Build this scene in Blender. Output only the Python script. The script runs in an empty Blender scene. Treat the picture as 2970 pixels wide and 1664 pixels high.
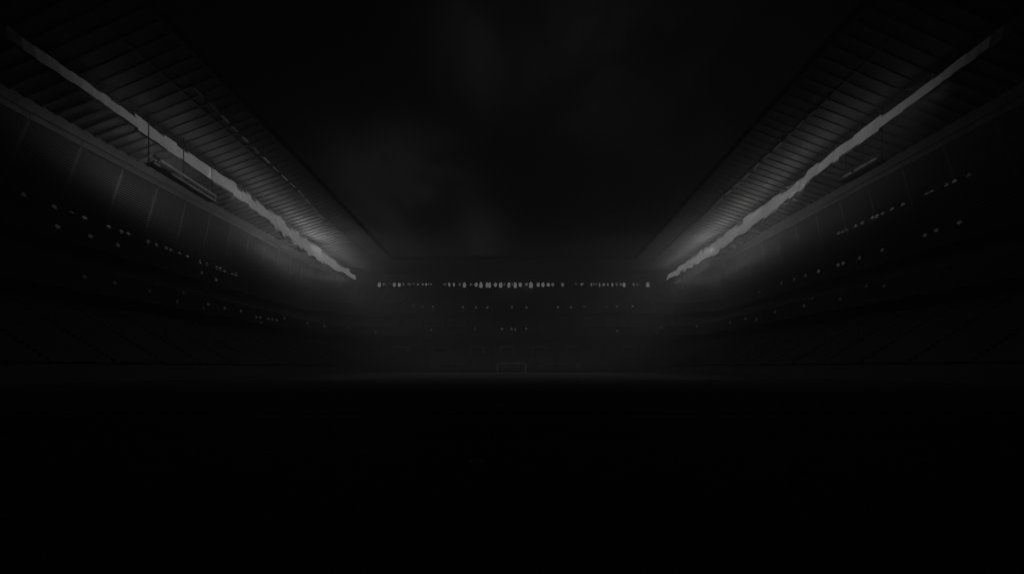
import bpy, bmesh, math, random
from mathutils import Vector
from mathutils.bvhtree import BVHTree
random.seed(7)
S = bpy.context.scene
C = S.collection
HAZE = .0060
F, CX, HY, CAMZ = 1090.0, 1490.0, 1065.0, 1.5      # focal length and vanishing point of the photograph (2970 px wide), eye height

# ------------------------------------------------------------------ materials
def mat(name, col, rough=.7, noise=0, scale=2.0, spec=.3, metal=0, bump=0):
    m = bpy.data.materials.new(name); m.use_nodes = True
    nt = m.node_tree; b = nt.nodes['Principled BSDF']
    b.inputs['Roughness'].default_value = rough
    b.inputs['Specular IOR Level'].default_value = spec
    b.inputs['Metallic'].default_value = metal
    c = (col, col, col, 1)
    b.inputs['Base Color'].default_value = c
    if noise:
        tc = nt.nodes.new('ShaderNodeTexCoord'); n = nt.nodes.new('ShaderNodeTexNoise')
        n.inputs['Scale'].default_value = scale; n.inputs['Detail'].default_value = 6
        r = nt.nodes.new('ShaderNodeMapRange')
        r.inputs[1].default_value = .3; r.inputs[2].default_value = .7
        r.inputs[3].default_value = col*(1-noise); r.inputs[4].default_value = col*(1+noise)
        nt.links.new(tc.outputs['Object'], n.inputs['Vector'])
        nt.links.new(n.outputs['Fac'], r.inputs[0]); nt.links.new(r.outputs[0], b.inputs['Base Color'])
        if bump:
            bp = nt.nodes.new('ShaderNodeBump'); bp.inputs['Strength'].default_value = bump
            nt.links.new(n.outputs['Fac'], bp.inputs['Height']); nt.links.new(bp.outputs[0], b.inputs['Normal'])
    return m
def glow(name, s):
    m = bpy.data.materials.new(name); m.use_nodes = True
    b = m.node_tree.nodes['Principled BSDF']
    b.inputs['Base Color'].default_value = (.02, .02, .02, 1)
    b.inputs['Emission Color'].default_value = (1, 1, 1, 1)
    b.inputs['Emission Strength'].default_value = s
    b.inputs['Specular IOR Level'].default_value = 0
    return m
M = dict(
    concrete=mat('concrete', .15, .85, .22, .35, .2), wall=mat('painted wall', .19, .8, .18, .4, .2),
    dark=mat('dark panel', .03, .6, .2, 1), seat=mat('seat plastic', .115, .55, .35, .22, .3),
    deck=mat('roof sheeting', .24, .6, .3, .22, .3), steel=mat('grey steel', .18, .5, .15, 1.5, .4),
    black=mat('black steel', .02, .5, .1, 2), white=mat('white paint', .8, .5, .05, 5),
    net=mat('net cord', .5, .8), line=mat('line paint', .5, .9, .15, 3), fascia=mat('balcony fascia', .09, .6, .25, .3),
    housing=mat('lamp housing', .08, .5, .1, 3), asphalt=mat('asphalt', .05, .9, .2, 1), opening=mat('portal shade', .03, .9, .1, 1),
    stair=mat('stair concrete', .5, .85, .15, 1.2))
LENS = {}
def lens(v):
    k = round(v, 4)
    if k not in LENS: LENS[k] = glow('lit lens %g' % k, k)
    return LENS[k]
def grass():
    m = mat('mown grass', .12, .9, .3, 2.5, .1, 0, .3); nt = m.node_tree; b = nt.nodes['Principled BSDF']
    src = b.inputs['Base Color'].links[0].from_socket
    tc = nt.nodes.new('ShaderNodeTexCoord'); sp = nt.nodes.new('ShaderNodeSeparateXYZ')
    w = nt.nodes.new('ShaderNodeMath'); w.operation = 'PINGPONG'; w.inputs[1].default_value = 5.25
    g = nt.nodes.new('ShaderNodeMath'); g.operation = 'GREATER_THAN'; g.inputs[1].default_value = 2.625
    mr = nt.nodes.new('ShaderNodeMapRange'); mr.inputs[3].default_value = .8; mr.inputs[4].default_value = 1.15
    mu = nt.nodes.new('ShaderNodeMath'); mu.operation = 'MULTIPLY'
    L = nt.links.new
    L(tc.outputs['Object'], sp.inputs[0]); L(sp.outputs['Y'], w.inputs[0]); L(w.outputs[0], g.inputs[0])
    L(g.outputs[0], mr.inputs[0]); L(mr.outputs[0], mu.inputs[0]); L(src, mu.inputs[1]); L(mu.outputs[0], b.inputs['Base Color'])
    return m
M['grass'] = grass()

# ------------------------------------------------------------------ mesh helpers
class MB:
    def __init__(s): s.v = []; s.f = []
    def quad(s, a, b, c, d):
        n = len(s.v); s.v += [tuple(a), tuple(b), tuple(c), tuple(d)]; s.f.append((n, n+1, n+2, n+3)); return s
    def box(s, x0, x1, y0, y1, z0, z1):
        n = len(s.v)
        s.v += [(x, y, z) for z in (z0, z1) for y in (y0, y1) for x in (x0, x1)]
        s.f += [tuple(n+i for i in q) for q in ((0, 2, 3, 1), (4, 5, 7, 6), (0, 1, 5, 4), (2, 6, 7, 3), (0, 4, 6, 2), (1, 3, 7, 5))]
        return s
    def bar(s, p, q, w, h=None, up=(0, 0, 1)):
        h = h or w; p = Vector(p); q = Vector(q); d = (q-p).normalized(); u = Vector(up)
        if abs(d.dot(u)) > .95: u = Vector((1, 0, 0))
        a = d.cross(u).normalized()*w/2; b = a.cross(d).normalized()*h/2
        n = len(s.v)
        for o in (p, q): s.v += [tuple(o-a-b), tuple(o+a-b), tuple(o+a+b), tuple(o-a+b)]
        s.f += [tuple(n+i for i in t) for t in ((3, 2, 1, 0), (4, 5, 6, 7), (0, 1, 5, 4), (1, 2, 6, 5), (2, 3, 7, 6), (3, 0, 4, 7))]
        return s
    def tube(s, p, q, r, n=8):
        p = Vector(p); q = Vector(q); d = (q-p).normalized(); u = Vector((0, 0, 1)) if abs(d.z) < .9 else Vector((1, 0, 0))
        a = d.cross(u).normalized(); b = d.cross(a); k = len(s.v)
        for o in (p, q):
            for i in range(n):
                t = 2*math.pi*i/n; s.v.append(tuple(o+a*r*math.cos(t)+b*r*math.sin(t)))
        for i in range(n): j = (i+1) % n; s.f.append((k+i, k+j, k+n+j, k+n+i))
        s.f += [tuple(k+i for i in range(n))[::-1], tuple(k+n+i for i in range(n))]
        return s
    def loft(s, rings, closed=True, caps=True):
        k = len(s.v); m = len(rings[0])
        for r in rings: s.v += [tuple(p) for p in r]
        for a in range(len(rings)-1):
            for i in range(m if closed else m-1):
                j = (i+1) % m
                s.f.append((k+a*m+i, k+a*m+j, k+(a+1)*m+j, k+(a+1)*m+i))
        if caps and closed:
            s.f += [tuple(k+i for i in range(m))[::-1], tuple(k+(len(rings)-1)*m+i for i in range(m))]
        return s
    def mesh(s, name, m, fix=True):
        me = bpy.data.meshes.new(name); me.from_pydata(s.v, [], s.f); me.materials.append(m)
        if fix:
            bm = bmesh.new(); bm.from_mesh(me); bmesh.ops.recalc_face_normals(bm, faces=bm.faces); bm.to_mesh(me); bm.free()
        return me
    def build(s, name, m, parent=None, fix=True):
        return put(name, s.mesh(name, m, fix), parent)
def put(name, me, parent=None):
    o = bpy.data.objects.new(name, me); C.objects.link(o)
    if parent: o.parent = parent
    return o
def bevel(me, w):
    bm = bmesh.new(); bm.from_mesh(me)
    bmesh.ops.bevel(bm, geom=bm.edges[:], offset=w, segments=2, affect='EDGES', profile=.5); bm.to_mesh(me); bm.free(); return me
def tag(o, label=None, cat=None, group=None, kind=None):
    if label: o['label'] = label
    if cat: o['category'] = cat
    if group: o['group'] = group
    if kind: o['kind'] = kind
    return o
def thing(name, label, cat, loc=(0, 0, 0), group=None):
    o = bpy.data.objects.new(name, None); C.objects.link(o); o.location = loc; o.empty_display_size = .5
    return tag(o, label, cat, group)
def dup(root, loc, rot=None, label=None, group=None, scale=None):
    r = root.copy(); C.objects.link(r); r.location = loc
    if rot is not None: r.rotation_euler = rot
    if scale: r.scale = scale
    if label: r['label'] = label
    if group: r['group'] = group
    for ch in list(root.children):
        c = ch.copy(); C.objects.link(c); c.parent = r
    return r
def ray(px, py): return Vector(((px-CX)/F, 1, (HY-py)/F))
def lerp(a, b, t): return a+(b-a)*t

# ------------------------------------------------------------------ setting: ground, pitch, markings
tag(MB().quad((-400, -400, -.02), (400, -400, -.02), (400, 400, -.02), (-400, 400, -.02)).build('ground', M['asphalt'], fix=False), kind='structure')
PX = -.6; GL, NL = 100.0, -5.0
tag(MB().quad((-42, -14, 0), (41, -14, 0), (41, 105.5, 0), (-42, 105.5, 0)).build('pitch', M['grass'], fix=False), kind='structure')
ln = MB(); W = .12
def hl(y, x0, x1, z=.004): ln.quad((PX+x0, y-W/2, z), (PX+x1, y-W/2, z), (PX+x1, y+W/2, z), (PX+x0, y+W/2, z))
def vl(x, y0, y1, z=.004): ln.quad((PX+x-W/2, y0, z), (PX+x+W/2, y0, z), (PX+x+W/2, y1, z), (PX+x-W/2, y1, z))
h = W/2
for y in (GL, NL, (GL+NL)/2): hl(y, -34+h, 34-h)
for x in (-34, 34): vl(x, NL-h, GL+h)
for g, d in ((GL, -1), (NL, 1)):
    for w, dep in ((20.16, 16.5), (9.16, 5.5)):
        hl(g+d*dep, -w-h, w+h)
        for sx in (-w, w): vl(sx, *sorted((g+d*h, g+d*(dep-h))))
    ln.quad(*[(PX+a*.11, g+d*11+b*.11, .004) for a, b in ((-1, -1), (1, -1), (1, 1), (-1, 1))])
mid = (GL+NL)/2
for cy, r, a0, a1 in ((mid, 9.15, 0, 360), (GL-11, 9.15, 217, 323), (NL+11, 9.15, 37, 143)):
    n = 48
    for i in range(n):
        t0, t1 = (math.radians(lerp(a0, a1, (i+k)/n)) for k in (0, 1))
        ln.quad(*[(PX+q*math.cos(t), cy+q*math.sin(t), .008) for q, t in ((r-h, t0), (r+h, t0), (r+h, t1), (r-h, t1))])
tag(ln.build('pitch_markings', M['line'], fix=False), kind='structure')

# ------------------------------------------------------------------ the bowl: side stands and far stand share one plan
Y0 = -22.0
def rf(Y, side):                                    # the stands bow inwards towards the near end
    a = .905 if side < 0 else .872
    return lerp(a, 1, min(max((Y-48)/98, -.5), 1.0))
def sf(Y, side): return 1+(rf(Y, side)-1)*.30
def plan(X, Yf, R, zs, zf, which):
    """which = -1 left, 1 right, 0 far; returns the points of one profile line along the plan"""
    pts = []
    def arc(t, side):
        a = math.radians(t*90); k = t*t*(3-2*t)
        return (side*(X-R+R*math.cos(a)), Yf-R+R*math.sin(a), lerp(zs, zf, k))
    if which:
        for i in range(23):
            Y = lerp(Y0, Yf-R, i/22); pts.append((which*X*sf(Y, which), Y, zs))
        for i in range(1, 6): pts.append(arc(i/10, which))
    else:
        for i in range(5, 11): pts.append(arc(i/10, -1))
        for i in range(1, 12): pts.append((lerp(-(X-R), X-R, i/12), Yf, zf))
        for i in range(10, 4, -1): pts.append(arc(i/10, 1))
    return pts
# profile keys: (X on the sides, height, Y at the far end, height)
T = dict(lower=((43, 1.7, 107, 1.7), (60.5, 9.6, 125, 9.9), 14, 21),
         middle=((57, 12.6, 117, 12.6), (71, 19.2, 141, 20.4), 20, 18),
         upper=((65, 20.9, 131, 22.7), (82, 42.6, 174, 38.6), 27, 30))
def prof(a, b, t, dz=0, dx=0):
    return (lerp(a[0], b[0], t)+dx, lerp(a[1], b[1], t)+dz, lerp(a[2], b[2], t)+dx, lerp(a[3], b[3], t)+dz)
def line(p, R, which): return plan(p[0], p[2], R, p[1], p[3], which)
def sweep(mb, profile, R, which):
    cols = [line(p, R(p), which) for p in profile]
    mb.loft([[c[i] for c in cols] for i in range(len(cols[0]))])
    return mb
def RR(p): return 6+(p[0]-43)*.55
def make_stand(which, label):
    root = thing('grandstand', label, 'grandstand', ((-60, 60, 0), (0, 130, 0), (60, 60, 0))[which+1])
    off = -Vector(root.location)
    def add(mb, name, m, par=root):
        o = mb.build(name, m, par)
        if par is root: o.location = off
        return o
    for tn, (a, b, n, rows) in T.items():
        p = []
        for k in range(rows):
            p += [prof(a, b, k/rows, 0), prof(a, b, (k+1)/rows, -prof(a, b, 1/rows)[1]+a[1]) if False else None]
        p = []
        for k in range(rows):
            z = prof(a, b, k/rows); q = prof(a, b, (k+1)/rows)
            p.append(z); p.append((q[0], z[1], q[2], z[3]))
        p.append((b[0]+.02, a[1]-.6 if tn == 'lower' else b[1]-1.6, b[2]+.02, a[3]-.6 if tn == 'lower' else b[3]-1.6))
        p.append((a[0], a[1]-.6, a[2], a[3]-.6))
        add(sweep(MB(), p, RR, which), tn+'_tier', M['concrete'])
        # rows of seats, cut by the stairways
        sb = MB(); seg = len(line(a, RR(a), which))
        for k in range(rows):
            z = prof(a, b, (k+.30)/rows); zz = prof(a, b, k/rows)
            def P(dx, dz): return (z[0]+dx, zz[1]+dz, z[2]+dx, zz[3]+dz)
            ring = [P(0, .40), P(.42, .36), P(.56, .82), P(.62, .82), P(.50, .30), P(0, .34)]
            cols = [line(q, RR(q), which) for q in ring]
            for i in range(seg-1):
                g = .035 if which else .05
                A = [Vector(c[i]).lerp(Vector(c[i+1]), g) for c in cols]; B = [Vector(c[i]).lerp(Vector(c[i+1]), 1-g) for c in cols]
                sb.loft([A, B])
        o = add(sb, 'seat_rows', M['seat']); o['kind'] = 'stuff'
    # front wall, balcony fascias with rails, back wall
    def band(name, X, Yf, z0, z1, t, m, zf0=None, zf1=None):
        zf0 = z0 if zf0 is None else zf0; zf1 = z1 if zf1 is None else zf1
        p = [(X-t, z0, Yf-t, zf0), (X-.01, z0, Yf-.01, zf0), (X-.01, z1, Yf-.01, zf1), (X-t, z1, Yf-t, zf1)]
        return add(sweep(MB(), p, RR, which), name, m)
    band('front_wall', 43, 107, 0, 1.66, .25, M['wall'])
    band('balcony_fascia', 57, 117, 11.3, 14.2, .3, M['fascia'])
    band('balcony_fascia', 65, 131, 19.2, 22.2, .3, M['fascia'], 20.5, 24.2)
    band('back_wall', 83.3, 175.3, 0, 46.3, .5, M['wall'], 0, 44.9)
    rail = MB()
    for (X, Yf, zs, zf) in ((56.85, 116.85, 14.9, 14.9), (64.85, 130.85, 22.9, 24.9), (82, 174, 43.9, 39.9), (50, 114, 7.1, 7.1)):
        c = 0.06
        sweep(rail, [(X-c, zs-c, Yf-c, zf-c), (X+c, zs-c, Yf+c, zf-c), (X+c, zs+c, Yf+c, zf+c), (X-c, zs+c, Yf-c, zf+c)], RR, which)
        L0 = line((X, zs-.95 if zs < 40 else zs-1.6, Yf, zf-.95 if zs < 40 else zf-1.6), RR((X,)), which); L1 = line((X, zs, Yf, zf), RR((X,)), which)
        if X == 50: L0 = [(p[0], p[1], 4.6) for p in L0]
        for p0, p1 in zip(L0, L1): rail.bar(p0, p1, .08)
    add(rail, 'handrail', M['steel'])
    return root
stand_l = make_stand(-1, 'three tier grandstand along the left touchline under the left roof')
stand_r = make_stand(1, 'three tier grandstand along the right touchline under the right roof')
stand_f = make_stand(0, 'three tier grandstand behind the far goal')
stand_f_off = -Vector(stand_f.location)
# entrance portals in the far lower tier, with the pale stairs that run down from them
for px in (1163, 1276, 1383, 1470, 1563, 1661, 1820):
    Y = 116.2; X = (px-CX)/F*Y; z0 = 4.9; z1 = 7.55; w = 1.75
    po = MB(); po.box(X-w-.45, X-w, Y-.9, Y+3.2, z0-.8, z1); po.box(X+w, X+w+.45, Y-.9, Y+3.2, z0-.8, z1)
    po.box(X-w-.45, X+w+.45, Y-.9, Y+3.2, z1, z1+.5)
    o = po.build('entrance_portal', M['stair'], stand_f); o.location = stand_f_off
    d = MB().box(X-w, X+w, Y-.3, Y+3, z0-.8, z1).build('dark_opening', M['opening'], o)  # solid dark block stands in for the shade inside the portal
    st = MB(); n = 22
    for i in range(n):
        a = lerp(107.1, 115.2, i/n); b = lerp(107.1, 115.2, (i+1)/n); z = lerp(1.95, 5.05, i/(n-1))
        st.box(X-.7, X+.7, a, b, z-.9, z)
    o = st.build('stairs', M['stair'], stand_f); o.location = stand_f_off

# ------------------------------------------------------------------ roofs
RX, RY, RZ = 47.0, 146.0, 43.5                       # inner corner of the roof opening
DX, DY, DZ = 43.0, 40.0, 3.2                         # depth of the roof and its rise to the back
def rp(side, Y, d, dz=0):                            # point of a side roof: Y given at the front edge, d from 0 front to 1 back
    u = (Y-Y0)/(RY-Y0); Yd = lerp(Y0, RY+DY*d, u)
    k = lerp(rf(Y, side), 1, d*.35)
    return (side*(RX+DX*d)*k, Yd, RZ+DZ*d+dz)
def fp(x, d, dz=0):                                  # point of the far roof, x from -1 to 1
    return (x*(RX+DX*d), RY+DY*d, RZ+lerp(0, DZ, d)+dz)
def make_roof(side, label):
    root = thing('stadium_roof', label, 'roof', (side*70, 70, 45) if side else (0, 166, 45)); off = -Vector(root.location)
    fn = (lambda t, d, dz=0: rp(side, lerp(Y0, RY, t), d, dz)) if side else (lambda t, d, dz=0: fp(lerp(-1, 1, t), d, dz))
    n = 28
    def strip(name, m, d0, d1, z0, z1, e=0):
        r = []
        for i in range(n+1):
            t = i/n; r.append([fn(t, d0, z0), fn(t, d1, z0), fn(t, d1, z1), fn(t, d0, z1)])
        o = MB().loft(r).build(name, m, root); o.location = off; return o
    strip('roof_deck', M['deck'], 0.012, 1, 0, .45)
    strip('front_beam', M['black'], 0, .0118, -.12, 1.1)
    for d in ((.2, .62) if side else (.28, .5, .78)): strip('purlin', M['steel'], d, d+.008, -.22, -.002)
    m = 96 if side else 52
    for i in range(m):
        t = (i+.5)/m; dt = .0007 if side else .0008
        r = []
        for d, dep in ((.02, .2), (.25, .28), (.5, .36), (.97, .5)):
            r.append([fn(t-dt, d, -dep), fn(t+dt, d, -dep), fn(t+dt, d, -.003), fn(t-dt, d, -.003)])
        o = MB().loft(r).build('rafter', M['steel'], root); o.location = off
    return root
make_roof(-1, 'long cantilever roof over the left grandstand'); make_roof(1, 'long cantilever roof over the right grandstand')
make_roof(0, 'roof over the far grandstand behind the goal')

# ------------------------------------------------------------------ lighting catwalks under the side roofs (thin bright dashes)
for side, word, seg in ((-1, 'left', ((560, 250), (640, 330), (700, 392), (762, 452), (815, 505), (862, 548), (905, 595), (945, 642))),
                        (1, 'right', ((2405, 285), (2335, 345), (2270, 410), (2205, 470), (2150, 525), (2098, 570), (2052, 618), (2015, 648)))):
    P = []
    for (px, py) in seg:
        r = ray(px, py); z = 41.0 ; P.append(Vector((r.x*z/r.z, z/r.z, z+CAMZ)))
    root = thing('lighting_catwalk', 'thin %s catwalk with a dashed line of tube lights under the roof' % word, 'catwalk', P[3]); off = -P[3]
    w = MB(); ra = MB()
    for a, b in zip(P, P[1:]):
        w.bar(a, b, .36, .05)
        for sx in (-.24, .24): ra.bar(a+Vector((sx, 0, 1)), b+Vector((sx, 0, 1)), .05)
        for k in range(4):
            q = a.lerp(b, k/4)
            for sx in (-.24, .24): ra.bar(q+Vector((sx, 0, .04)), q+Vector((sx, 0, 1)), .04)
        MB().bar(a+Vector((0, 0, .04)), a+Vector((0, 0, 1.4)), .07).build('hanger', M['black'], root).location = off
    for mb, nm, mm in ((w, 'walkway', M['black']), (ra, 'railing', M['black'])): mb.build(nm, mm, root).location = off
    for j, (a, b) in enumerate(zip(P, P[1:])):
        for k in range(2):
            a2 = a.lerp(b, k/2+.05); b2 = a.lerp(b, k/2+random.uniform(.28, .42)); lv = (.006, .012, .019, .026, .030, .034, .036)[j]*random.uniform(.7, 1.1)
            MB().bar(a2-Vector((0, 0, .14)), b2-Vector((0, 0, .14)), .28, .2).build('tube_light', lens(float('%.2g' % (lv*math.exp(HAZE*a.length)))), root).location = off

# ------------------------------------------------------------------ press gantries hung in front of the upper tiers
for side, word, (xa, ya), (xb, yb) in ((-1, 'left', (444, 466), (625, 580)), (1, 'right', (2545, 462), (2440, 522))):
    z = 35.0
    A, B = (Vector((ray(x, y).x*z/ray(x, y).z, z/ray(x, y).z, z+CAMZ)) for x, y in ((xa, ya), (xb, yb)))
    root = thing('camera_gantry', '%s camera gantry hung below the lamp row with %s' % (word, 'two long dashed light strips' if side < 0 else 'one short dashed light strip'), 'gantry', A); off = -A
    out = Vector((side*1.5, 0, 0)); up = Vector((0, 0, 1))
    MB().loft([[A-up*.3, A+out-up*.3, A+out-up*.46, A-up*.46], [B-up*.3, B+out-up*.3, B+out-up*.46, B-up*.46]]).build('platform', M['steel'], root).location = off
    r = MB(); r.bar(A+up*.9, B+up*.9, .26); r.bar(A-up*.2, B-up*.2, .26)
    for k in range(17):
        q = A.lerp(B, k/16); r.bar(q-up*.3, q+up*.9, .07)
    o = r.build('railing', M['white'], root); o.location = off
    for q in (A, A.lerp(B, .5), B): MB().bar(q+out*.5-up*.3, q+out*.5+up*9.2, .11).build('hanger', M['black'], root).location = off
    for dz, lv in ((.75, .040), (-.35, .032)) if side < 0 else ((.2, .026),):
        for k in range(12):
            if random.random() < .12: continue
            a = A.lerp(B, (k+.08)/12); b = A.lerp(B, (k+.9)/12); d = Vector((-side*.2, 0, dz))
            MB().bar(a+d, b+d, .18, .3).build('strip_light', lens(float('%.2g' % (lv*random.uniform(.7, 1.15)*math.exp(HAZE*a.length)))), root).location = off

# ------------------------------------------------------------------ floodlights
def lamp_meshes():
    hb = MB().box(-.455, .455, .04, .34, -.5, .5)
    for k in range(6): hb.box(-.42+k*.16, -.38+k*.16, .34, .5, -.42, .42)          # cooling fins
    hb.box(-.458, .458, -.12, .0399, .46, .52)                                         # visor
    hm = hb.mesh('housing', M['housing'])
    lb = MB().box(-.46, .46, -.03, .039, -.46, .45)
    lm = bevel(lb.mesh('lens', M['white']), .02)
    kb = MB().bar((-.3, .2, .5), (-.3, .2, 1.05), .06).bar((.3, .2, .5), (.3, .2, 1.05), .06).bar((-.4, .2, 1.05), (.4, .2, 1.05), .08)
    return hm, lm, kb.mesh('bracket', M['steel'])
HM, LM, KM = lamp_meshes(); LCOPY = {}
LR = MB().tube((0, .039, 0), (0, -.03, 0), .47, 14).mesh('round_lens', M['white']); RCOPY = {}
def floodlight(loc, rz, tilt, w, hgt, lum, label, group, rnd=False):
    r = thing('floodlight', label, 'floodlight', loc, group); r.rotation_euler = (tilt, 0, rz); r.scale = (w, 1.2, hgt)
    put('housing', HM, r)
    k = float('%.2g' % (lum*math.exp(HAZE*(Vector(loc)-Vector((0, 0, CAMZ))).length)))
    cache, src = (RCOPY, LR) if rnd else (LCOPY, LM)
    if k not in cache:
        me = src.copy(); me.materials.clear(); me.materials.append(lens(k)); cache[k] = me
    put('lens', cache[k], r); put('bracket', KM, r)
    return r
ROWS = {-1: ((10, 60.5), (51, 62.1), (61, 62.8), (73, 63.6), (87, 64.3), (107, 66.8), (123, 69.2), (153, 71.2), (200, 71.4)),
        1: ((10, 57), (51, 60.2), (61, 61), (73, 61.9), (89, 64.6), (128, 68.4), (159, 69.2), (200, 70.5))}
def lampX(Y, side):                                  # plan of the lamp rows
    for (a, xa), (b, xb) in zip(ROWS[side], ROWS[side][1:]):
        if Y <= b: return lerp(xa, xb, (Y-a)/(b-a))
def lamp_level(Y):  # lens glow lowered at the near end to imitate a vignette
    for a, b, va, vb in ((0, 46, .0, .0004), (46, 50, .0004, .009), (50, 56, .009, .03), (56, 66, .03, .068), (66, 76, .068, .084), (76, 400, .082, .084)):
        if Y <= b: return lerp(va, vb, (Y-a)/(b-a))
for side, word in ((-1, 'left'), (1, 'right')):
    Y = 41.0; ys = []
    while Y < 171: ys.append(Y); Y += 1.4 if Y < 74 else 2.0
    for i, Y in enumerate(ys):
        lv = lamp_level(Y)
        last = len(ys)-1-i
        if last < 3:
            lab = 'floodlight at the far end of the %s lamp row, %s from the corner' % (word, ('nearest', 'second', 'third')[last])
        elif Y < 66: lab = 'dim floodlight in the fading near end of the %s glaring lamp row' % word
        else: lab = 'bright floodlight merged into the glaring lamp row under the %s roof' % word
        yaw = math.radians(-side*72)
        floodlight((side*lampX(Y, side), Y, 42.4-.002*(Y-40)+(random.uniform(-.4, .3) if Y > 76 else random.uniform(-.1, .1))), -yaw if False else math.radians(side*-90)-side*math.atan((lampX(Y+1, side)-lampX(Y-1, side))/2), math.radians(-12),
                   (1.4 if Y < 74 else 2.0)/.925, (random.uniform(2.8, 6.8) if 104 < Y < 142 else random.uniform(2.2, 4.8) if 80 < Y < 164 else random.uniform(2.2, 3.2) if Y > 62 else random.uniform(1.7, 2.1)) if last > 3 else 2.2, lv*random.uniform(.92, 1.08), lab, 'floodlights under the %s roof' % word)
far = [(1100, 10, 18, 3), (1113, 5, 9, 2), (1131, 4, 6, 1), (1143.5, 9, 14, 3), (1158, 9, 14, 3), (1170, 5, 9, 2), (1186, 9, 9, 1), (1199.6, 8, 5, 1),
       (1212, 5, 9, 2), (1226, 5, 9, 2), (1236, 5, 10, 3), (1243, 5, 7, 1), (1250, 4, 7, 2), (1290, 9, 8, 1), (1303, 6, 13, 3), (1316.5, 5, 13, 3),
       (1333.6, 5, 10, 2), (1347, 9, 18, 3), (1366, 8, 10, 1), (1381, 9, 14, 3), (1395, 10, 23, 3), (1412, 7, 18, 3), (1420, 8, 20, 3), (1437, 9, 14, 3),
       (1452, 10, 19, 3), (1463, 6, 9, 1), (1476, 9, 18, 3), (1486, 5, 9, 1), (1494.5, 9, 22, 3), (1509, 9, 14, 3), (1527, 9, 9, 2), (1540, 11, 25, 3),
       (1561, 9, 14, 3), (1575, 9, 15, 3), (1590, 9, 13, 3), (1603, 9, 12, 2), (1631.7, 9, 13, 2), (1670, 9, 9, 0), (1686.6, 5, 9, 3), (1692, 4, 7, 1),
       (1715, 5, 12, 2), (1723, 5, 9, 1), (1730, 5, 9, 1), (1739, 5, 16, 2), (1751, 8, 12, 2), (1763, 5, 12, 2), (1776, 5, 13, 3), (1789, 8, 11, 1),
       (1800, 5, 11, 2), (1810, 8, 16, 3), (1838, 5, 12, 2), (1848, 5, 10, 1), (1856, 4, 8, 0), (1879, 10, 20, 3)]
LV = (.012, .026, .048, .084)
groups = [('left cluster', [f for f in far if f[0] < 1260]), ('middle cluster', [f for f in far if 1280 < f[0] < 1640]), ('right cluster', [f for f in far if f[0] > 1660])]
ORD = 'first second third fourth fifth sixth seventh eighth ninth tenth eleventh twelfth thirteenth fourteenth fifteenth sixteenth seventeenth eighteenth nineteenth twentieth'.split()
for gname, items in groups:
    n = len(items)
    for i, (px, w, hh, b) in enumerate(items):
        Y = 169.5; r = ray(px, 825+(hh-12)*.25)
        if i == 0: pos = 'leftmost'
        elif i == n-1: pos = 'rightmost'
        elif i < n/2: pos = ORD[i]+' from left'
        else: pos = ORD[n-1-i]+' from right'
        look = ('faint', 'dim', 'clear', 'bright')[b]+(' tall' if hh > 17 else ' narrow' if w < 6 else '')
        floodlight((r.x*Y, Y, CAMZ+r.z*Y), 0, math.radians(-10), w*Y/F/.92, hh*Y/F/.92*.9, LV[b],
                   '%s floodlight, %s in the %s of the far lamp row' % (look, pos, gname), 'floodlights along the far roof', True)

# ------------------------------------------------------------------ small concourse lamps on the fascias and tiers
lb = MB()
vs, fs = [], []
for k, (y, r) in enumerate(((-.05, .36), (-.14, .33), (-.21, .22), (-.24, .0001))):
    for i in range(10):
        a = 2*math.pi*i/10; vs.append((r*math.cos(a), y, r*math.sin(a)))
for k in range(3):
    for i in range(10):
        j = (i+1) % 10; fs.append((k*10+i, k*10+j, k*10+10+j, k*10+10+i))
lb.v, lb.f = vs, fs; DM = lb.mesh('diffuser', M['white'])
BM = MB().tube((0, 0, 0), (0, -.052, 0), .42, 10).mesh('base', M['housing']); DCOPY = {}
trees = []
for st in (stand_l, stand_r, stand_f):
    vv, ff = [], []
    for ch in st.children:
        if ch.type == 'MESH' and ch.name.split('.')[0] not in ('seat_rows', 'handrail'):
            o = Vector(ch.location)+Vector(st.location); n = len(vv)
            vv += [v.co+o for v in ch.data.vertices]; ff += [[n+i for i in p.vertices] for p in ch.data.polygons]
    trees.append(BVHTree.FromPolygons(vv, ff))
cam0 = Vector((0, 0, CAMZ))
def concourse(px, py, b, label, group):
    d = ray(px, py).normalized(); best = None
    for t in trees:
        hit = t.ray_cast(cam0, d)
        if hit[0] is not None and (best is None or hit[3] < best[3]): best = hit
    p = best[0]-d*.35
    nx = Vector((-d.x, -d.y, 0))
    if abs(best[1].z) < .5: nx = best[1].copy(); nx.z = 0; nx = nx if nx.dot(d) < 0 else -nx; p = best[0]+nx.normalized()*.06
    r = thing('concourse_lamp', label, 'wall lamp', p, group); r.rotation_euler = (0, 0, math.atan2(nx.x, -nx.y))
    k = float('%.2g' % (b*math.exp(HAZE*best[3])))
    if k not in DCOPY:
        me = DM.copy(); me.materials.clear(); me.materials.append(lens(k)); DCOPY[k] = me
    put('base', BM, r); put('diffuser', DCOPY[k], r)
    s = max(.62, min(1.35, best[3]/105)); r.scale = (s, s, s)
A3, A2, A1, A0 = .032, .019, .010, .0045
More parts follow.
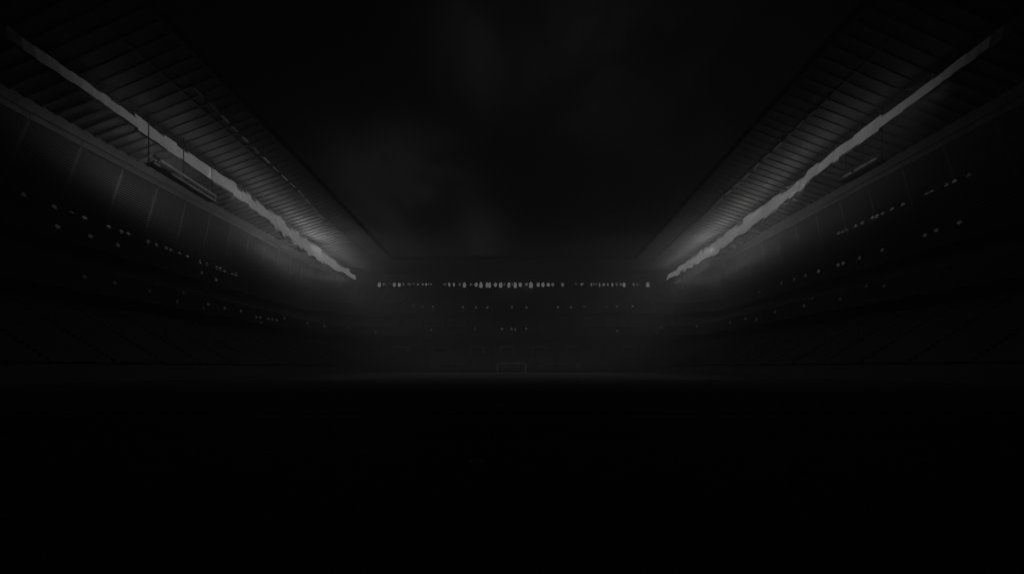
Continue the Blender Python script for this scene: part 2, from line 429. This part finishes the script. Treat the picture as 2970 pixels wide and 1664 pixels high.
rows = [
 ('top row of lamps on the left stand', [(66, 565, A1), (155, 600, A1), (205, 617, A1), (243, 632, A2), (313, 658, A2), (350, 672, A2), (370, 678, A2), (428, 701, A2), (452, 710, A2), (480, 720, A2), (493, 725, A2), (519, 735, A2), (542, 745, A3), (578, 760, A3), (598, 766, A2), (627, 776, A3), (637, 779, A3), (650, 786, A3), (672, 795, A3), (683, 796, A3)]),
 ('middle row of lamps on the left stand', [(165, 657, A1), (260, 685, A1), (340, 711, A1), (583, 791, A1), (625, 811, A2)]),
 ('lower row of lamps on the left stand', [(243, 803, A0), (331, 820, A0), (432, 844, A0), (512, 874, A0), (530, 848, A0), (602, 882, A1), (588, 894, A0), (650, 893, A1), (708, 885, A1), (697, 902, A1), (742, 919, A1), (753, 920, A1), (776, 924, A1), (788, 926, A1), (801, 928, A1), (823, 922, A1), (755, 935, A0), (890, 937, A1), (940, 945, A1), (1010, 950, A1)]),
 ('top row of lamps on the right stand', [(2434, 677, A3), (2446, 673, A3), (2458, 667, A2), (2484, 656, A3), (2503, 647, A3), (2533, 632, A3), (2546, 627, A3), (2562, 620, A2), (2589, 607, A2), (2621, 594, A2), (2690, 563, A2), (2705, 556, A2), (2748, 537, A2), (2771, 526, A2), (2813, 508, A1)]),
 ('middle row of lamps on the right stand', [(2203, 848, A1), (2268, 822, A1), (2305, 810, A1), (2338, 799, A1), (2376, 786, A2), (2433, 768, A2), (2447, 763, A2), (2495, 748, A1), (2561, 725, A1), (2685, 682, A1), (2718, 668, A1), (2785, 645, A1)]),
 ('lower row of lamps on the right stand', [(2022, 945, A1), (2118, 935, A1), (2164, 924, A1), (2196, 927, A1), (2250, 904, A1), (2334, 886, A1), (2358, 865, A0), (2415, 849, A0), (2439, 867, A0), (2514, 829, A0), (2567, 829, A0)]),
 ('upper row of lamps on the far stand', [(1047, 875, A2), (1115, 883, A0), (1197, 887, A1), (1225, 889, A1), (1255, 890, A2), (1343, 891, A2), (1381, 891, A2), (1413, 891, A2), (1485, 891, A2), (1527, 891, A2), (1618, 891, A2), (1656, 891, A2), (1694, 889, A1), (1758, 889, A1), (1789, 889, A2), (1834, 888, A2), (1893, 880, A1)]),
 ('lower row of lamps on the far stand', [(1089, 963, A1), (1198, 953, A0), (1250, 957, A2), (1340, 955, A0), (1377, 954, A1), (1456, 954, A2), (1483, 954, A2), (1494, 955, A2), (1526, 953, A2), (1570, 954, A0), (1789, 959, A2), (1902, 958, A1), (1915, 950, A1)]),
 ('entrance row of lamps on the far lower tier', [(1003, 1011, A1), (1034, 1012, A1), (1485, 1023, A1), (1968, 1018, A0), (1715, 1040, A0)]),
]
for gname, pts in rows:
    pts = sorted(pts); n = len(pts); short = gname.replace(' of lamps', '')
    for i, (px, py, b) in enumerate(pts):
        pos = 'leftmost' if i == 0 else 'rightmost' if i == n-1 else ORD[i]+' from left' if i < n/2 else ORD[n-1-i]+' from right'
        concourse(px, py, b, '%s small lamp, %s of the %s' % ({A3: 'bright', A2: 'clear', A1: 'dim', A0: 'very faint'}[b], pos, short), gname)

# ------------------------------------------------------------------ far goal and perimeter boards
goal = thing('football_goal', 'white football goal with net at the far end of the pitch', 'goal', (PX, GL, 0))
gw, gh, gr = 3.66, 2.44, .09
for sx in (-1, 1): MB().tube((sx*(gw+gr), 0, 0), (sx*(gw+gr), 0, gh+gr*2), gr*1.5, 12).build('goalpost', M['white'], goal)
MB().tube((-gw-gr, 0, gh+gr), (gw+gr, 0, gh+gr), gr*1.4, 12).build('crossbar', M['white'], goal)
fr = MB()
for sx in (-1, 1):
    fr.tube((sx*(gw+gr), .05, gh), (sx*(gw+gr), 1.0, gh-.1), .035); fr.tube((sx*(gw+gr), 1.0, gh-.1), (sx*(gw+gr), 2.1, .04), .035); fr.tube((sx*(gw+gr), 0.1, .04), (sx*(gw+gr), 2.1, .04), .035)
fr.tube((-gw-gr, 2.1, .04), (gw+gr, 2.1, .04), .035); fr.build('back_frame', M['white'], goal)
nt = MB()
def strand(p, q): nt.bar(p, q, .012)
for i in range(31):
    x = lerp(-gw, gw, i/30); strand((x, .05, gh), (x, 1.0, gh-.1)); strand((x, 1.0, gh-.1), (x, 2.1, .05))
for k in range(11):
    t = k/10; y = lerp(1.0, 2.1, t); z = lerp(gh-.1, .05, t); strand((-gw, y, z), (gw, y, z))
    for sx in (-1, 1): strand((sx*gw, .1, z), (sx*gw, y, z))
nt.build('net', M['net'], goal)
bd = thing('perimeter_board', '', 'board', (0, 104.2, 0), 'perimeter boards behind the far goal line')
MB().box(-2.85, 2.85, 0, .12, .08, .95).build('panel', M['dark'], bd)
l = MB()
for x in (-2.2, 0, 2.2): l.bar((x, .13, .06), (x, .75, .06), .06).bar((x, .16, .9), (x, .75, .08), .05)
l.build('stand', M['steel'], bd); MB().box(-2.9, 2.9, -.04, .16, 0, .079).build('foot', M['black'], bd)
nb = 13
for i in range(nb):
    x = (i-(nb-1)/2)*5.95+PX
    if i < 6: lab = 'dark low perimeter board left of the far goal, %s' % ('at the left corner' if i == 0 else ORD[i]+' from the left corner')
    elif i == 6: lab = 'dark low perimeter board straight behind the far goal'
    else: lab = 'dark low perimeter board right of the far goal, %s' % ('at the right corner' if i == nb-1 else ORD[nb-1-i]+' from the right corner')
    if i == 0: bd.location = (x, 104.2, 0); bd['label'] = lab
    else: dup(bd, (x, 104.2, 0), label=lab)

# ------------------------------------------------------------------ lamps' light
def aim(o, t): o.rotation_euler = (Vector(t)-o.location).to_track_quat('-Z', 'Y').to_euler()
def area(loc, tgt, sx, sy, power, spread=180):
    d = bpy.data.lights.new('floodlight_spill', 'AREA'); d.shape = 'RECTANGLE'; d.size = sx; d.size_y = sy; d.energy = power; d.spread = math.radians(spread)
    o = bpy.data.objects.new('floodlight_spill', d); C.objects.link(o); o.location = loc
    z = (Vector(loc)-Vector(tgt)).normalized(); x = Vector((0, 1, 0)) if abs(z.y) < .9 else Vector((1, 0, 0))
    y = z.cross(x).normalized(); x = y.cross(z)
    from mathutils import Matrix
    o.rotation_euler = Matrix((x, y, z)).transposed().to_euler(); return o
def spot(loc, tgt, power, ang, blend=1, r=.5):
    d = bpy.data.lights.new('floodlight_beam', 'SPOT'); d.energy = power; d.spot_size = math.radians(ang); d.spot_blend = blend; d.shadow_soft_size = r
    o = bpy.data.objects.new('floodlight_beam', d); C.objects.link(o); o.location = loc; aim(o, tgt); return o
KUP, KIN, KDN, KBK = 32.0, 110.0, 120.0, 112.0
prof_l = {50: .0, 62: .05, 74: .2, 86: .42, 98: .65, 110: 1.9, 122: 4.0, 134: 2.6, 146: 1.2, 158: .6}
prof_r = {50: .0, 62: .06, 74: .24, 86: .55, 98: .9, 110: 2.0, 122: 3.2, 134: 2.4, 146: 1.3, 158: .8}
for side, pr in ((-1, prof_l), (1, prof_r)):
    for Y, k in pr.items():
        X = lampX(Y, side)
        area((side*(X-.8), Y, 40.6), (side*(X-2.5), Y, 60), 12, 2.0, KUP*k)
        area((side*(X-.8), Y, 39.6), (side*(X-20), Y, 58), 12, 2.5, KIN*k, 110)
        area((side*(X+1.2), Y, 39.5), (side*(X+16), Y, 50), 12, 2.5, KBK*k)
        area((side*(X+.4), Y, 40.0), (side*(X+10), Y, 28), 12, 2.5, KDN*k)
area((-65.5, 74, 41.6), (-80, 80, 35), 12, 2.5, 540)  # extra light added to brighten a patch of the left upper tier
area((0, 164, 39), (0, 167, 24), 100, 3, 24)            # far lamps: down on the tier
area((6, 165, 38.5), (6, 167, 24), 26, 2, 30)
area((0, 168, 36), (0, 160, 60), 100, 2, 24)              # and spill on the far roof
for sx in (-1, 1):
    spot((sx*66, 123, 41), (sx*4, 84, 0), 10000, 46)   # down on the far half of the pitch
    spot((sx*61, 92, 40.5), (sx*6, 97, 0), 9000, 38)
    spot((sx*59.5, 52, 41), (sx*8, 58, 0), 1600, 52, 1, 3)
    spot((sx*61.5, 80, 40.5), (sx*5, 58, 0), 5000, 42, 1, 1.5)
    spot((sx*60, 96, 40.5), (sx*8, 132, 22), 500, 40)    # across on the far stand
for px, e in ((1347, 40), (1395, 60), (1416, 130), (1452, 110), (1498, 260), (1540, 280), (1100, 30), (1150, 40), (1805, 40), (1879, 60)):  # spots added at the brighter far lamps to imitate bloom below them
    d = bpy.data.lights.new('bloom_spot', 'SPOT'); d.energy = e*5; d.spot_size = math.radians(100); d.spot_blend = 1; d.shadow_soft_size = .3
    o = bpy.data.objects.new('bloom_spot', d); C.objects.link(o); r = ray(px, 838); o.location = (r.x*168.6, 168.6, CAMZ+r.z*168.6); aim(o, (r.x*168.6, 160, 10))
for side, pr in ((-1, prof_l), (1, prof_r)):               # extra spots added along the side rows to imitate lens bloom
    for Y in (70, 79, 86, 94, 99, 105, 111, 117, 121, 126, 131, 139, 147, 156, 164):
        k = pr[min(pr, key=lambda q: abs(q-Y))]
        spot((side*(lampX(Y, side)-.9), Y, 42.2+random.uniform(-1, .6)), (side*(lampX(Y, side)-20), Y-14, 36), 95*k**.6*random.uniform(.4, 1.3), 120, 1, .3)
spot((-66, 108, 41), (68, 116, 22), 24000, 22)
spot((66, 108, 41), (-69, 124, 21), 22000, 22)

# ------------------------------------------------------------------ night sky with faint clouds
w = bpy.data.worlds.new('World'); S.world = w; w.use_nodes = True; nt = w.node_tree; N = nt.nodes; L = nt.links.new
bg = N['Background']; tc = N.new('ShaderNodeTexCoord'); 
def math_(op, a, b=None):
    n = N.new('ShaderNodeMath'); n.operation = op
    for i, v in enumerate((a, b)):
        if v is None: continue
        if isinstance(v, (int, float)): n.inputs[i].default_value = v
        else: L(v, n.inputs[i])
    return n.outputs[0]
nz = N.new('ShaderNodeTexNoise'); nz.inputs['Scale'].default_value = 4.6; nz.inputs['Detail'].default_value = 5; nz.inputs['Roughness'].default_value = .5
nz.inputs['Distortion'].default_value = .5
L(tc.outputs['Generated'], nz.inputs['Vector'])
def blob(px, py, rad, amp):
    d = ray(px, py).normalized(); vm = N.new('ShaderNodeVectorMath'); vm.operation = 'DISTANCE'
    L(tc.outputs['Generated'], vm.inputs[0]); vm.inputs[1].default_value = d
    q = math_('DIVIDE', vm.outputs['Value'], rad); q = math_('MULTIPLY', q, q); e = math_('POWER', 2.718, math_('MULTIPLY', q, -1.0))
    return math_('MULTIPLY', e, amp)
base = blob(1600, 440, .55, .0017)
cl = None
for a in ((1010, 540, .11, .0040), (1130, 640, .11, .0066), (1200, 480, .08, .0042), (1290, 530, .08, .0042), (1380, 690, .07, .0080), (1190, 690, .10, .003), (1385, 140, .10, .0030), (1440, 210, .08, .0020), (1735, 150, .12, .0050), (2080, 260, .14, .0014), (1960, 560, .2, .0012)):
    b = blob(*a); cl = b if cl is None else math_('ADD', cl, b)
mr = N.new('ShaderNodeMapRange'); mr.inputs[1].default_value = .36; mr.inputs[2].default_value = .62; mr.inputs[3].default_value = .4; mr.inputs[4].default_value = 1.5
L(nz.outputs['Fac'], mr.inputs[0])
tot = math_('ADD', math_('ADD', base, math_('MULTIPLY', cl, mr.outputs[0])), .0002)
bg.inputs['Color'].default_value = (1, 1, 1, 1); L(tot, bg.inputs['Strength'])

# ------------------------------------------------------------------ bloom haze added to imitate the soft bloom round the lamps
hm = bpy.data.materials.new('bloom haze'); hm.use_nodes = True; hn = hm.node_tree
hn.nodes.remove(hn.nodes['Principled BSDF'])
pv = hn.nodes.new('ShaderNodeVolumePrincipled'); pv.inputs['Density'].default_value = HAZE; pv.inputs['Anisotropy'].default_value = .3; pv.inputs['Color'].default_value = (.95, .95, .95, 1)
hn.links.new(pv.outputs[0], hn.nodes['Material Output'].inputs['Volume'])
hz = tag(MB().box(-405, 405, -405, 405, -1.02, 52).build('haze', hm), kind='stuff')

# ------------------------------------------------------------------ camera and view
cd = bpy.data.cameras.new('camera'); cam = bpy.data.objects.new('camera', cd); C.objects.link(cam)
cam.location = cam0; cam.rotation_euler = (math.radians(90), 0, 0)
cd.sensor_width = 36; cd.lens = 36*F/2970; cd.shift_y = (HY-832)/2970; cd.shift_x = -(CX-1485)/2970; cd.clip_end = 10000; cd.clip_start = .05
S.camera = cam
S.view_settings.view_transform = 'Standard'; S.view_settings.look = 'None'; S.view_settings.exposure = 0; S.view_settings.gamma = 1
S.cycles.max_bounces = 6; S.cycles.diffuse_bounces = 3
